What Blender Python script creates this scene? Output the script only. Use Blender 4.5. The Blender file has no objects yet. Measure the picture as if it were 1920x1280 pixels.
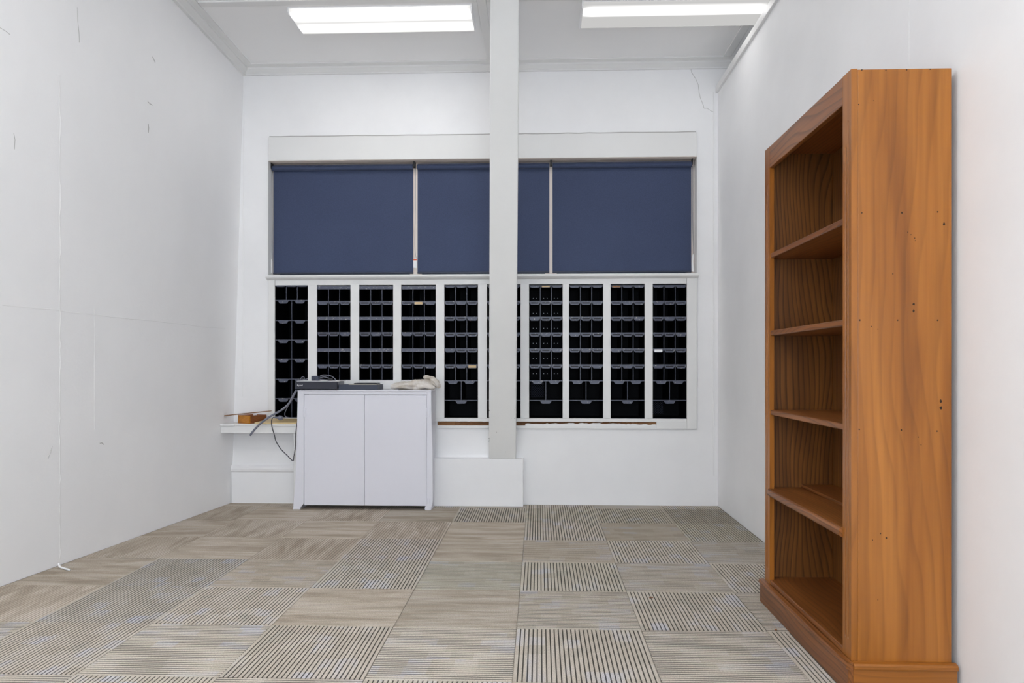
import bpy, bmesh, math, random
from mathutils import Vector, Matrix
random.seed(7)
scene = bpy.context.scene
C = scene.collection

# ------------------------------------------------------------------ camera
F, CH, HY, TH = 1370.0, 1.068, 686.0, math.radians(2.1)
cam_d = bpy.data.cameras.new('camera')
cam = bpy.data.objects.new('camera', cam_d)
C.objects.link(cam)
cam.location = (0, 0, CH)
cam.rotation_euler = (math.pi / 2, 0, TH)
cam_d.sensor_width = 36.0
cam_d.sensor_fit = 'HORIZONTAL'
cam_d.lens = 36.0 * F / 1920.0
cam_d.shift_y = (HY - 640.0) / 1920.0
cam_d.clip_start = 0.02
scene.camera = cam

# ------------------------------------------------------------------ world, light, exposure
world = bpy.data.worlds.new('world')
scene.world = world
world.use_nodes = True
world.node_tree.nodes['Background'].inputs[0].default_value = (0.10, 0.13, 0.20, 1)
world.node_tree.nodes['Background'].inputs[1].default_value = 0.3
scene.view_settings.view_transform = 'Standard'
scene.view_settings.look = 'None'
scene.view_settings.gamma = 1.0
scene.view_settings.use_curve_mapping = False
scene.view_settings.exposure = 0.02
scene.cycles.max_bounces = 12
scene.cycles.diffuse_bounces = 8
LAMP_TUBE, LAMP_BASE = 16.0, 0.80        # front pair of fluorescent lamps
REAR_TUBE, REAR_BASE = 33.0, 12.0        # unseen fill lamps added further back in the room
ld = bpy.data.lights.new('rear_fill_light', 'AREA')  # unseen fill light added behind the viewer, tinted like daylight
ld.shape = 'RECTANGLE'
ld.size, ld.size_y = 3.0, 1.9
ld.energy = 125
ld.color = (0.78, 0.88, 1.0)
lo = bpy.data.objects.new('rear_fill_light', ld)
C.objects.link(lo)
lo.location = (0.45, -2.55, 1.25)
lo.rotation_euler = (math.radians(90), 0, 0)

# ------------------------------------------------------------------ helpers
_s, _c = math.sin(TH), math.cos(TH)
def ray(px, py):
    r = (px - 960.0) / F
    return (-_s + r * _c, _c + r * _s, -(py - HY) / F)
def at(px, py, Y):
    d = ray(px, py); t = Y / d[1]
    return Vector((d[0] * t, Y, CH + d[2] * t))
def atz(px, py, Z):
    d = ray(px, py); t = (Z - CH) / d[2]
    return Vector((d[0] * t, d[1] * t, Z))
def X(px, Y, py=640): return at(px, py, Y).x
def Z(py, Y, px=905): return at(px, py, Y).z

def S(r, g, b):
    f = lambda v: (v / 255 / 12.92) if v / 255 <= 0.04045 else ((v / 255 + 0.055) / 1.055) ** 2.4
    return (f(r), f(g), f(b), 1.0)

def box(bm, x0, x1, y0, y1, z0, z1, mi=0):
    v = [bm.verts.new(p) for p in ((x0, y0, z0), (x1, y0, z0), (x1, y1, z0), (x0, y1, z0),
                                   (x0, y0, z1), (x1, y0, z1), (x1, y1, z1), (x0, y1, z1))]
    for q in ((0, 3, 2, 1), (4, 5, 6, 7), (0, 1, 5, 4), (1, 2, 6, 5), (2, 3, 7, 6), (3, 0, 4, 7)):
        f = bm.faces.new([v[i] for i in q]); f.material_index = mi
    return v
def prism(bm, pts, a0, a1, axis='y'):
    def mk(p, a):
        if axis == 'y': return (p[0], a, p[1])
        if axis == 'x': return (a, p[0], p[1])
        return (p[0], p[1], a)
    A = [bm.verts.new(mk(p, a0)) for p in pts]
    B = [bm.verts.new(mk(p, a1)) for p in pts]
    n = len(pts)
    bm.faces.new(A); bm.faces.new(B[::-1])
    for i in range(n):
        bm.faces.new((A[i], B[i], B[(i + 1) % n], A[(i + 1) % n]))
def cyl(bm, p, q, r, n=12, r2=None):
    p, q = Vector(p), Vector(q); r2 = r if r2 is None else r2
    d = (q - p).normalized()
    u = d.orthogonal().normalized(); w = d.cross(u)
    A = [bm.verts.new(p + r * (math.cos(2 * math.pi * i / n) * u + math.sin(2 * math.pi * i / n) * w)) for i in range(n)]
    B = [bm.verts.new(q + r2 * (math.cos(2 * math.pi * i / n) * u + math.sin(2 * math.pi * i / n) * w)) for i in range(n)]
    bm.faces.new(A[::-1]); bm.faces.new(B)
    for i in range(n):
        bm.faces.new((A[i], A[(i + 1) % n], B[(i + 1) % n], B[i]))
def NB(): return bmesh.new()
def wpos(o):
    p = Vector(o.location)
    while o.parent: o = o.parent; p = p + Vector(o.location)
    return p
def obj(name, bm, mat, parent=None, bevel=0.0, smooth=False, seg=2, kind=None):
    bmesh.ops.recalc_face_normals(bm, faces=bm.faces)
    xs = [v.co for v in bm.verts]
    c = Vector([(min(v[i] for v in xs) + max(v[i] for v in xs)) / 2 for i in range(3)])
    if parent is None: c.z = min(v.z for v in xs)
    for v in bm.verts: v.co -= c
    me = bpy.data.meshes.new(name); bm.to_mesh(me); bm.free()
    for m in (mat if isinstance(mat, (list, tuple)) else [mat]): me.materials.append(m)
    o = bpy.data.objects.new(name, me); C.objects.link(o)
    if parent is not None:
        o.parent = parent; o.location = c - wpos(parent)
    else:
        o.location = c
    if bevel:
        b = o.modifiers.new('bevel', 'BEVEL'); b.width = bevel; b.segments = seg; b.limit_method = 'ANGLE'
    if smooth:
        for p in me.polygons: p.use_smooth = True
    if kind: o['kind'] = kind
    return o
def tag(o, label, cat, group=None):
    o['label'] = label; o['category'] = cat
    if group: o['group'] = group
    return o
def thing(name, label, cat, loc, group=None):
    o = bpy.data.objects.new(name, None); C.objects.link(o)
    o.location = loc; o.empty_display_size = 0.05
    return tag(o, label, cat, group)
def struct(name, bm, mat, **k):
    return obj(name, bm, mat, kind='structure', **k)
def bx(name, mat, parent, x0, x1, y0, y1, z0, z1, **k):
    bm = NB(); box(bm, x0, x1, y0, y1, z0, z1); return obj(name, bm, mat, parent, **k)
def tube(name, pts, r, mat, parent=None, n=8):
    """swept round tube through smoothed points, one mesh"""
    P = [Vector(p) for p in pts]
    out = []
    for i in range(len(P) - 1):
        p0, p1, p2, p3 = P[max(i - 1, 0)], P[i], P[i + 1], P[min(i + 2, len(P) - 1)]
        for k in range(6):
            t = k / 6
            out.append(0.5 * ((2 * p1) + (p2 - p0) * t + (2 * p0 - 5 * p1 + 4 * p2 - p3) * t * t + (3 * p1 - p0 - 3 * p2 + p3) * t ** 3))
    out.append(P[-1])
    bm = NB(); prev = None; u = None
    for i, p in enumerate(out):
        d = (out[min(i + 1, len(out) - 1)] - out[max(i - 1, 0)]).normalized()
        u = d.orthogonal().normalized() if u is None else (u - d * u.dot(d)).normalized()
        w = d.cross(u)
        ring = [bm.verts.new(p + r * (math.cos(2 * math.pi * k / n) * u + math.sin(2 * math.pi * k / n) * w)) for k in range(n)]
        if prev:
            for k in range(n): bm.faces.new((prev[k], prev[(k + 1) % n], ring[(k + 1) % n], ring[k]))
        else: bm.faces.new(ring[::-1])
        prev = ring
    bm.faces.new(prev)
    return obj(name, bm, mat, parent, smooth=True)
def ribbon(name, pts, w, n, mat, parent, lift=0.0005):
    """a narrow raised strip along points on a surface of normal n: cracks and joints"""
    n = Vector(n).normalized(); P = [Vector(p) for p in pts]; bm = NB(); prev = None
    for i, p in enumerate(P):
        d = (P[min(i + 1, len(P) - 1)] - P[max(i - 1, 0)]).normalized(); s = d.cross(n).normalized()
        a = [bm.verts.new(p - s * w / 2 - n * 0.001), bm.verts.new(p - s * w / 3 + n * lift),
             bm.verts.new(p + s * w / 3 + n * lift), bm.verts.new(p + s * w / 2 - n * 0.001)]
        if prev:
            for k in range(3): bm.faces.new((prev[k], prev[k + 1], a[k + 1], a[k]))
        prev = a
    return obj(name, bm, mat, parent)

# ------------------------------------------------------------------ materials
def mat(name, col, rough=0.6, metal=0.0, spec=0.4):
    m = bpy.data.materials.new(name); m.use_nodes = True
    b = m.node_tree.nodes['Principled BSDF']
    b.inputs['Base Color'].default_value = col
    b.inputs['Roughness'].default_value = rough
    b.inputs['Metallic'].default_value = metal
    b.inputs['Specular IOR Level'].default_value = spec
    return m
class NT:
    def __init__(s, m): s.t = m.node_tree; s.b = s.t.nodes['Principled BSDF']
    def n(s, typ, **k):
        x = s.t.nodes.new(typ)
        for a, v in k.items(): setattr(x, a, v)
        return x
    def l(s, a, b): s.t.links.new(a, b)
    def math(s, op, a, b=None):
        x = s.n('ShaderNodeMath', operation=op)
        for i, v in enumerate((a, b)):
            if v is None: continue
            if isinstance(v, (int, float)): x.inputs[i].default_value = v
            else: s.l(v, x.inputs[i])
        return x.outputs[0]
    def noise(s, vec, scale, detail=3, rough=0.5, dist=0.0):
        x = s.n('ShaderNodeTexNoise'); x.inputs['Scale'].default_value = scale
        x.inputs['Detail'].default_value = detail; x.inputs['Roughness'].default_value = rough
        x.inputs['Distortion'].default_value = dist
        if vec is not None: s.l(vec, x.inputs['Vector'])
        return x.outputs['Fac']
    def ramp(s, fac, stops):
        x = s.n('ShaderNodeValToRGB'); e = x.color_ramp.elements
        while len(e) < len(stops): e.new(0.5)
        for i, (p, c) in enumerate(stops): e[i].position = p; e[i].color = c
        s.l(fac, x.inputs[0]); return x.outputs[0]
    def mix(s, fac, a, b, mode='MIX'):
        x = s.n('ShaderNodeMix', data_type='RGBA', blend_type=mode)
        for i, v in ((0, fac), (6, a), (7, b)):
            if isinstance(v, (int, float)): x.inputs[i].default_value = v
            elif isinstance(v, tuple): x.inputs[i].default_value = v
            else: s.l(v, x.inputs[i])
        return x.outputs[2]
    def bump(s, h, strength=0.2, dist=0.002):
        x = s.n('ShaderNodeBump'); x.inputs['Strength'].default_value = strength; x.inputs['Distance'].default_value = dist
        s.l(h, x.inputs['Height']); s.l(x.outputs[0], s.b.inputs['Normal'])
    def objc(s): return s.n('ShaderNodeTexCoord').outputs['Object']
    def rnd(s): return s.n('ShaderNodeObjectInfo').outputs['Random']
    def vmap(s, vec, sc=(1, 1, 1), rnd=False):
        x = s.n('ShaderNodeMapping'); x.inputs['Scale'].default_value = sc; s.l(vec, x.inputs['Vector'])
        if rnd:
            cx = s.n('ShaderNodeCombineXYZ'); r = s.rnd()
            for i, k in enumerate((7.3, 11.7, 5.1)): s.l(s.math('MULTIPLY', r, k), cx.inputs[i])
            s.l(cx.outputs[0], x.inputs['Location'])
        return x.outputs[0]

def paint(name, c, rough=0.55, amt=0.03, bump=0.12, spec=0.3):
    m = mat(name, c, rough, spec=spec); t = NT(m); o = t.objc()
    n = t.noise(o, 1.7, 5, 0.6)
    d = tuple(v * (1 - amt * 2) for v in c[:3]) + (1,)
    t.l(t.ramp(n, [(0.3, d), (0.7, c)]), t.b.inputs['Base Color'])
    t.bump(t.noise(o, 60, 4, 0.6), bump, 0.002)
    return m
M_wall = paint('wall_paint', S(242, 242, 243), 0.6)
M_wallL = paint('old_wall_paint', S(243, 243, 244), 0.55, 0.02, 0.25)
M_ceil = paint('ceiling_paint', S(245, 245, 245), 0.7, 0.01, 0.02)
M_trim = paint('gloss_white_paint', S(230, 230, 229), 0.4, 0.02, 0.06)
M_post = paint('post_paint', S(230, 230, 228), 0.45, 0.03, 0.1)
M_cab = paint('cabinet_paint', S(224, 224, 232), 0.4, 0.015, 0.06)
M_cream = mat('cream_paint', S(244, 232, 222), 0.5)
M_crack = mat('crack_shadow', S(182, 180, 178), 0.9)
M_chip = mat('chipped_timber', S(66, 58, 52), 0.9)
M_seam = mat('filler_ridge', S(236, 236, 236), 0.8)
M_blackpl = mat('black_plastic', S(24, 25, 30), 0.4)
M_darkgrey = paint('dark_grey_plastic', S(56, 58, 68), 0.5, 0.05, 0.3)
M_slate = mat('slate_plastic', S(58, 64, 80), 0.45)
M_metal = mat('dull_metal', S(160, 160, 165), 0.4, 0.8)
M_white = mat('white_paper', S(240, 240, 240), 0.7)
M_orange = mat('orange_ink', S(235, 90, 30), 0.6)
M_grey = mat('grey_cable_sheath', S(118, 120, 132), 0.45)
M_cord = mat('dark_cord', S(52, 52, 60), 0.5)
M_glass = mat('window_glass', S(235, 240, 240), 0.02)
M_glass.node_tree.nodes['Principled BSDF'].inputs['Transmission Weight'].default_value = 1.0
M_lampm = mat('lamp_white_metal', S(242, 242, 243), 0.4)

def rack_mat(name, c, edge):
    m = mat(name, c, 0.38, spec=0.5); t = NT(m); o = t.vmap(t.objc(), rnd=True)
    n = t.noise(o, 70, 3, 0.7)
    t.l(t.ramp(n, [(0.0, c), (0.60, c), (0.74, edge)]), t.b.inputs['Base Color'])
    return m
M_rack = mat('black_enamel', S(7, 8, 13), 0.6, spec=0.12)
M_edge = rack_mat('worn_blue_black_enamel', S(70, 74, 90), S(120, 122, 130))
M_holder = rack_mat('worn_holder_enamel', S(78, 82, 99), S(196, 192, 182))
M_slot = mat('label_slot_shadow', S(30, 31, 38), 0.6)

def wood(name, light, mid, dark, axis, grain=1.0, ring=0.5, rough=0.42, ringscale=7.0):
    m = mat(name, mid, rough, spec=0.5); t = NT(m)
    sc = [5.0, 5.0, 5.0]; sc['xyz'.index(axis)] = 0.45
    o = t.vmap(t.objc(), rnd=True)
    v = t.vmap(o, tuple(sc))
    low = t.noise(v, 1.6, 3, 0.55, 0.6)
    sc2 = [60.0, 60.0, 60.0]; sc2['xyz'.index(axis)] = 1.6
    fine = t.noise(t.vmap(o, tuple(sc2)), 1.0, 3, 0.6)
    # growth-ring lines: straight along the grain, bent into arches by a slow stretched noise
    sx = t.n('ShaderNodeSeparateXYZ'); t.l(o, sx.inputs[0])
    oth = [k for k in range(3) if k != 'xyz'.index(axis)]
    cross = t.math('ADD', sx.outputs[oth[0]], sx.outputs[oth[1]])
    sc3 = [2.6, 2.6, 2.6]; sc3['xyz'.index(axis)] = 0.8
    slow = t.noise(t.vmap(o, tuple(sc3)), 1.0, 2, 0.45)
    ph = t.math('ADD', t.math('MULTIPLY', cross, ringscale * 7.0), t.math('MULTIPLY', slow, ringscale * 2.2))
    fr = t.math('FRACT', ph)
    rl = t.ramp(fr, [(0.0, (0, 0, 0, 1)), (0.55, (0.10, 0.10, 0.10, 1)), (0.90, (1, 1, 1, 1)), (1.0, (0, 0, 0, 1))])
    base = t.ramp(low, [(0.25, light), (0.5, mid), (0.78, dark)])
    base = t.mix(t.math('MULTIPLY', rl, ring), base, tuple(x * 0.35 for x in dark[:3]) + (1,))
    g = t.ramp(fine, [(0.3, (0.72, 0.70, 0.68, 1)), (0.62, (1.06, 1.06, 1.06, 1))])
    base = t.mix(grain, base, g, 'MULTIPLY')
    t.l(base, t.b.inputs['Base Color'])
    t.bump(fine, 0.12, 0.001)
    return m
L1, L2, L3 = S(172, 109, 42), S(154, 93, 30), S(122, 69, 20)
W_z = wood('stained_pine_upright', L1, L2, L3, 'z', 0.5, 0.22, 0.32, 3.0)
W_y = wood('stained_pine_long', S(156, 99, 50), S(136, 82, 38), S(108, 62, 27), 'y', 0.7, 0.6, 0.34)
W_x = wood('stained_pine_across', L1, L2, L3, 'x', 0.6, 0.28)
W_in = wood('dark_grained_inner_side', S(150, 98, 42), S(128, 80, 32), S(98, 60, 24), 'z', 0.8, 0.75, 0.45, 7.0)
W_ply = wood('pale_plywood', S(226, 204, 160), S(214, 188, 140), S(196, 166, 116), 'x', 0.4, 0.1)
W_org = wood('orange_varnished_wood', S(206, 140, 40), S(190, 122, 32), S(160, 96, 26), 'x', 0.6, 0.15, 0.3)
W_brn = wood('brown_varnished_wood', S(170, 108, 62), S(146, 88, 48), S(112, 64, 34), 'y', 0.6, 0.2, 0.35)
W_raw = wood('raw_torn_timber', S(176, 138, 96), S(140, 100, 64), S(84, 56, 36), 'x', 0.9, 0.3, 0.9)

RIB = 0.505 / 30
def carpet(name, tones, groove, block, soft):
    """yarn pile: every rib picks its yarn in blocks along the rib, as the tile's woven pattern does"""
    m = mat(name, tones[1], 0.95, spec=0.05); t = NT(m)
    o = t.objc(); sep = t.n('ShaderNodeSeparateXYZ'); t.l(o, sep.inputs[0])
    r = t.math('MULTIPLY', t.rnd(), 57.0)
    rib = t.math('FLOOR', t.math('ADD', t.math('DIVIDE', sep.outputs[0], RIB), 0.25))
    def wn(a, b):
        c = t.n('ShaderNodeCombineXYZ')
        for i, v in enumerate((a, b, r)): t.l(v, c.inputs[i])
        w = t.n('ShaderNodeTexWhiteNoise', noise_dimensions='3D'); t.l(c.outputs[0], w.inputs['Vector']); return w.outputs['Value']
    grp = t.math('FLOOR', t.math('DIVIDE', t.math('ADD', rib, 100.0), 4.0))
    one = t.math('MULTIPLY', rib, 0.0)
    off = wn(grp, one)
    blk = t.math('FLOOR', t.math('ADD', t.math('DIVIDE', sep.outputs[1], block), t.math('MULTIPLY', off, 3.0)))
    c2 = t.n('ShaderNodeCombineXYZ')
    t.l(t.math('MULTIPLY', sep.outputs[0], 5.0 + 5.0 * soft), c2.inputs[0]); t.l(t.math('MULTIPLY', sep.outputs[1], 3.0 - 1.2 * soft), c2.inputs[1]); t.l(r, c2.inputs[2])
    cloud = t.noise(c2.outputs[0], 1.4, 3, 0.6, 0.4)
    c3 = t.n('ShaderNodeCombineXYZ')
    t.l(t.math('MULTIPLY', rib, 0.61), c3.inputs[0]); t.l(t.math('MULTIPLY', sep.outputs[1], 5.0), c3.inputs[1]); t.l(r, c3.inputs[2])
    streak = t.noise(c3.outputs[0], 1.3, 3, 0.6)
    cloud = t.math('ADD', t.math('MULTIPLY', t.math('SUBTRACT', cloud, 0.5), 1.0 + 1.4 * soft * soft), 0.5)
    pick = t.math('ADD', t.math('MULTIPLY', wn(grp, blk), 1.0 - soft), t.math('MULTIPLY', cloud, soft))
    col = t.ramp(pick, [(0.10, tones[0]), (0.36, tones[1]), (0.62, tones[2]), (0.80, tones[3])])
    col = t.mix(t.math('MULTIPLY', streak, 0.55), col, tones[1])
    sp = t.noise(o, 230, 2, 0.75)
    lo_ = 0.62 if not groove else 0.7
    col = t.mix(1.0, col, t.ramp(sp, [(0.3, (lo_, lo_, lo_, 1)), (0.68, (1.16, 1.16, 1.16, 1))]), 'MULTIPLY')
    col = t.mix(1.0, col, t.n('ShaderNodeObjectInfo').outputs['Color'], 'MULTIPLY')
    t.l(col, t.b.inputs['Base Color'])
    t.bump(sp, 0.5, 0.002)
    return m
M_car = carpet('ribbed_carpet_pile', (S(178, 175, 167), S(196, 186, 172), S(208, 200, 189), S(203, 203, 211)), False, .085, 0.6)
M_gro = carpet('carpet_groove_yarn', (S(88, 87, 81), S(100, 97, 91), S(114, 110, 104), S(106, 106, 112)), True, .085, 0.5)
M_soft = carpet('worn_carpet_pile', (S(166, 155, 142), S(186, 176, 163), S(204, 195, 184), S(216, 209, 201)), False, .085, 1.0)
M_softg = carpet('worn_carpet_groove', (S(140, 132, 122), S(152, 144, 134), S(164, 156, 146), S(156, 150, 143)), True, .085, 1.0)

def lamp_mat(name, tube_y, tube_s, base_s):
    m = bpy.data.materials.new(name); m.use_nodes = True
    tr = m.node_tree; tr.nodes.clear()
    class T(NT):
        def __init__(s): s.t = tr
    t = T(); out = t.n('ShaderNodeOutputMaterial'); e = t.n('ShaderNodeEmission')
    sep = t.n('ShaderNodeSeparateXYZ'); t.l(t.objc(), sep.inputs[0])
    tot = None
    for y in tube_y:
        d = t.math('ABSOLUTE', t.math('SUBTRACT', sep.outputs[1], y))
        g = t.math('MAXIMUM', t.math('SUBTRACT', 1.0, t.math('DIVIDE', d, 0.072)), 0.0)
        g = t.math('MULTIPLY', t.math('MULTIPLY', g, g), tube_s)
        tot = g if tot is None else t.math('ADD', tot, g)
    end = t.math('SUBTRACT', 0.60, t.math('ABSOLUTE', sep.outputs[0]))
    end = t.math('MINIMUM', t.math('MULTIPLY', t.math('MAXIMUM', end, 0.0), 14.0), 1.0)
    tot = t.math('ADD', t.math('MULTIPLY', tot, end), base_s)
    e.inputs['Color'].default_value = (1, 0.99, 0.975, 1)
    t.l(tot, e.inputs['Strength']); t.l(e.outputs[0], out.inputs['Surface'])
    return m
M_lamp_two = lamp_mat('lit_diffuser_two_tubes', (-0.095, 0.065), LAMP_TUBE, LAMP_BASE)
M_lamp_one = lamp_mat('lit_diffuser_one_tube', (-0.085,), LAMP_TUBE, LAMP_BASE * 0.72)
M_lamp_fill = lamp_mat('fill_lamp_diffuser', (-0.07, 0.07), REAR_TUBE, REAR_BASE)

def blind_mat():
    m = mat('navy_blind_cloth', S(58, 68, 96), 0.7, spec=0.25); t = NT(m); o = t.objc()
    n = t.noise(o, 350, 2, 0.7); n2 = t.noise(o, 2.2, 2, 0.5)
    c = t.ramp(n, [(0.3, S(47, 55, 78)), (0.7, S(66, 77, 108))])
    c = t.mix(t.math('MULTIPLY', n2, 0.35), c, S(78, 92, 122))
    t.l(c, t.b.inputs['Base Color']); t.bump(n, 0.25, 0.001)
    t.b.inputs['Sheen Weight'].default_value = 0.15
    return m
M_blind = blind_mat()
def cloth_mat():
    m = mat('off_white_cloth', S(216, 210, 202), 0.9, spec=0.1); t = NT(m); o = t.objc()
    t.l(t.ramp(t.noise(o, 14, 4, 0.6), [(0.35, S(196, 186, 172)), (0.6, S(222, 217, 211))]), t.b.inputs['Base Color'])
    t.bump(t.noise(o, 40, 3, 0.6), 0.4, 0.004)
    return m
M_cloth = cloth_mat()

# ------------------------------------------------------------------ room shell
YB, ZC, XR, YR = 5.63, 3.40, 1.365, -2.6
ZT = 3.20                                             # top of the low partition on the right
XE = 3.2                                              # far side of the space beyond the partition
def wl_bottom(y): return -2.40 - (5.63 - y) * 0.0936 if y > 2.2 else -2.721
def wl_top(y): return -2.305 + (5.63 - y) * 0.035 if y > 4.2 else -2.255
def wl(y, z):
    k = max(0.0, min(1.0, z / ZC)); return wl_bottom(y) * (1 - k) + wl_top(y) * k
bm = NB(); NY, NZ = 26, 8; g = []
for i in range(NY + 1):
    y = YR + (YB + 0.12 - YR) * i / NY
    g.append([bm.verts.new((wl(y, ZC * j / NZ), y, ZC * j / NZ)) for j in range(NZ + 1)])
g2 = [[bm.verts.new((-2.95, v.co.y, v.co.z)) for v in row] for row in g]
for i in range(NY):
    for j in range(NZ):
        bm.faces.new((g[i][j], g[i + 1][j], g[i + 1][j + 1], g[i][j + 1]))
        bm.faces.new((g2[i][j], g2[i][j + 1], g2[i + 1][j + 1], g2[i + 1][j]))
    bm.faces.new((g[i][0], g2[i][0], g2[i + 1][0], g[i + 1][0]))
    bm.faces.new((g[i][NZ], g[i + 1][NZ], g2[i + 1][NZ], g2[i][NZ]))
for j in range(NZ):
    bm.faces.new((g[0][j], g[0][j + 1], g2[0][j + 1], g2[0][j]))
    bm.faces.new((g[NY][j], g2[NY][j], g2[NY][j + 1], g[NY][j + 1]))
wall_left = struct('wall_left', bm, M_wallL, smooth=False)

# window / pigeonhole opening in the back wall
YF = 5.61                                             # face of the joinery
OX0, OX1 = X(503, YF) - .005, X(1307, YF) + .005
OZ0, OZ1 = Z(788, YB), Z(297, YF)
bm = NB()
box(bm, -2.55, OX0, YB, YB + .12, 0, ZC); box(bm, OX1, XE, YB, YB + .12, 0, ZC)
box(bm, OX0, OX1, YB, YB + .12, OZ1, ZC); box(bm, OX0, OX1, YB, YB + .12, 0, OZ0)
wall_back = struct('wall_back', bm, M_wall)
wall_right = struct('wall_right', (lambda b: (box(b, XR, XR + .09, -1.4, YB, 0, ZT - .05), b)[1])(NB()), M_wall)
bx('partition_cap', M_trim, wall_right, XR - .018, XR + .108, -1.4, YB, ZT - .05, ZT, bevel=.003)
ribbon('sheet_joint', [(XR, 2.75, .2 + i * .4) for i in range(8)], .006, (-1, 0, 0), M_seam, wall_right)
# the space beyond the partition
struct('wall_outer', (lambda b: (box(b, XE, XE + .1, YR, YB + .12, 0, ZC), b)[1])(NB()), M_wall)
# rear wall; its wide opening is added to go with the fill light
bm = NB(); WX0, WX1, WZ0, WZ1 = -1.05, 1.95, .3, 2.2
box(bm, -2.95, WX0, YR - .1, YR, 0, ZC); box(bm, WX1, XE + .1, YR - .1, YR, 0, ZC)
box(bm, WX0, WX1, YR - .1, YR, WZ1, ZC); box(bm, WX0, WX1, YR - .1, YR, 0, WZ0)
struct('wall_rear', bm, M_wall)
ceiling = struct('ceiling', (lambda b: (box(b, -2.95, XE + .1, YR, YB + .12, ZC, ZC + .1), b)[1])(NB()), M_ceil)
# timber strips and cornices on the ceiling
def batten(name, x0, x1, y0, y1, h, bev=.004): return bx(name, M_trim, ceiling, x0, x1, y0, y1, ZC - h, ZC, bevel=bev)
def cornice_x(x0, x1):
    bm = NB(); pr = [(YB, ZC), (YB - .085, ZC), (YB - .085, ZC - .010), (YB - .060, ZC - .014), (YB - .045, ZC - .018),
                     (YB - .045, ZC - .030), (YB - .022, ZC - .052), (YB - .016, ZC - .056), (YB - .016, ZC - .066), (YB, ZC - .066)]
    prism(bm, pr, x0, x1, 'x'); return obj('cornice', bm, M_trim, ceiling)
cornice_x(wl(YB, ZC) + .02, XE)
bm = NB()                                             # cornice along the left wall, follows the wall
prev = None
for y in (YR, 2.0, 4.2, 5.0, YB):
    xw = wl_top(y)
    sec = [bm.verts.new(p) for p in ((xw - .03, y, ZC), (xw + .085, y, ZC), (xw + .085, y, ZC - .010), (xw + .045, y, ZC - .018),
           (xw + .045, y, ZC - .030), (xw + .018, y, ZC - .056), (xw + .014, y, ZC - .066), (xw - .03, y, ZC - .066))]
    if prev:
        for k in range(8): bm.faces.new((prev[k], prev[(k + 1) % 8], sec[(k + 1) % 8], sec[k]))
    else: bm.faces.new(sec)
    prev = sec
bm.faces.new(prev[::-1]); obj('cornice', bm, M_trim, ceiling)
xb = atz(912, 60, ZC).x
batten('ceiling_strip', xb - .03, xb + .03, YR, YB - .09, .012)
batten('ceiling_strip', xb + 1.75, xb + 1.81, YR, YB - .09, .012)
yb2 = atz(640, 3, ZC).y
batten('ceiling_strip', wl_top(4.6) + .09, xb - .032, yb2 - .045, yb2 + .02, .012)
batten('ceiling_strip', xb + .032, xb + 1.748, yb2 - .045, yb2 + .02, .012)
batten('ceiling_strip', wl_top(2.2) + .09, xb - .032, 2.2, 2.26, .012)
batten('ceiling_strip', xb + .032, xb + 1.748, 2.2, 2.26, .012)

# ------------------------------------------------------------------ floor of carpet tiles
floor = struct('floor', (lambda b: (box(b, -2.95, XE + .1, YR, YB + .12, -.12, -.009), b)[1])(NB()), M_soft)
T = 0.505; HT = T / 2 - .001
def tile_bm(gd):
    bm = NB(); p = T / 30; prof = [(-HT, -.008), (-HT, 0)]; mi = [0]
    for i in range(30):
        x = -T / 2 + p * i
        if i: prof.append((x + .0024, 0)); mi.append(1)
        prof.append((min(x + p - .0024, HT), 0)); mi.append(0)
        if i < 29:
            prof.append((x + p, -gd)); mi.append(1)
    prof.append((HT, -.008)); mi.append(0)
    A = [bm.verts.new((x, -HT, z)) for x, z in prof]; B = [bm.verts.new((x, HT, z)) for x, z in prof]
    for i in range(len(prof) - 1):
        f = bm.faces.new((A[i], A[i + 1], B[i + 1], B[i])); f.material_index = mi[i]
    return bm
def tile_mesh(name, gd, mats):
    bm = tile_bm(gd); me = bpy.data.meshes.new(name); bm.to_mesh(me); bm.free()
    for m in mats: me.materials.append(m)
    return me
ME_rib = tile_mesh('ribbed_tile', .004, (M_car, M_gro))
ME_soft = tile_mesh('soft_tile', .0018, (M_soft, M_softg))
FIX = {(-1, 1): 'H', (-2, 3): 'V', (-1, 3): 'H', (-2, 4): 'V', (-3, 4): 'H', (0, 5): 'V', (-1, 5): 'V', (-2, 5): 'H', (2, 5): 'V', (1, 5): 'V', (-4, 2): 'V', (-4, 3): 'H', (-4, 1): 'V'}
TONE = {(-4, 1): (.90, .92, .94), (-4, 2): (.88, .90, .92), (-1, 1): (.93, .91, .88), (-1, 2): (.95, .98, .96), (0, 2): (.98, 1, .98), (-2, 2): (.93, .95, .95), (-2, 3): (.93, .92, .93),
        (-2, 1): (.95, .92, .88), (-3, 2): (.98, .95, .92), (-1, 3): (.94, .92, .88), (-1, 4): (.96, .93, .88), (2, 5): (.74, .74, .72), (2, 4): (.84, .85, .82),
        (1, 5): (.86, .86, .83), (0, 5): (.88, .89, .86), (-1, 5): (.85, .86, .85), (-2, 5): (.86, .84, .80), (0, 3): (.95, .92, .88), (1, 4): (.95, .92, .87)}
SOFT = {(-1, 1), (-2, 1), (-1, 3), (-1, 4), (-2, 4), (-2, 5), (-3, 3), (-3, 5), (-3, 4)}
wl_co, wl_no = Vector((wl_bottom(5.63) + .002, 5.63, 0)), Vector((-2.19, .205, 0)).normalized()
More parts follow.
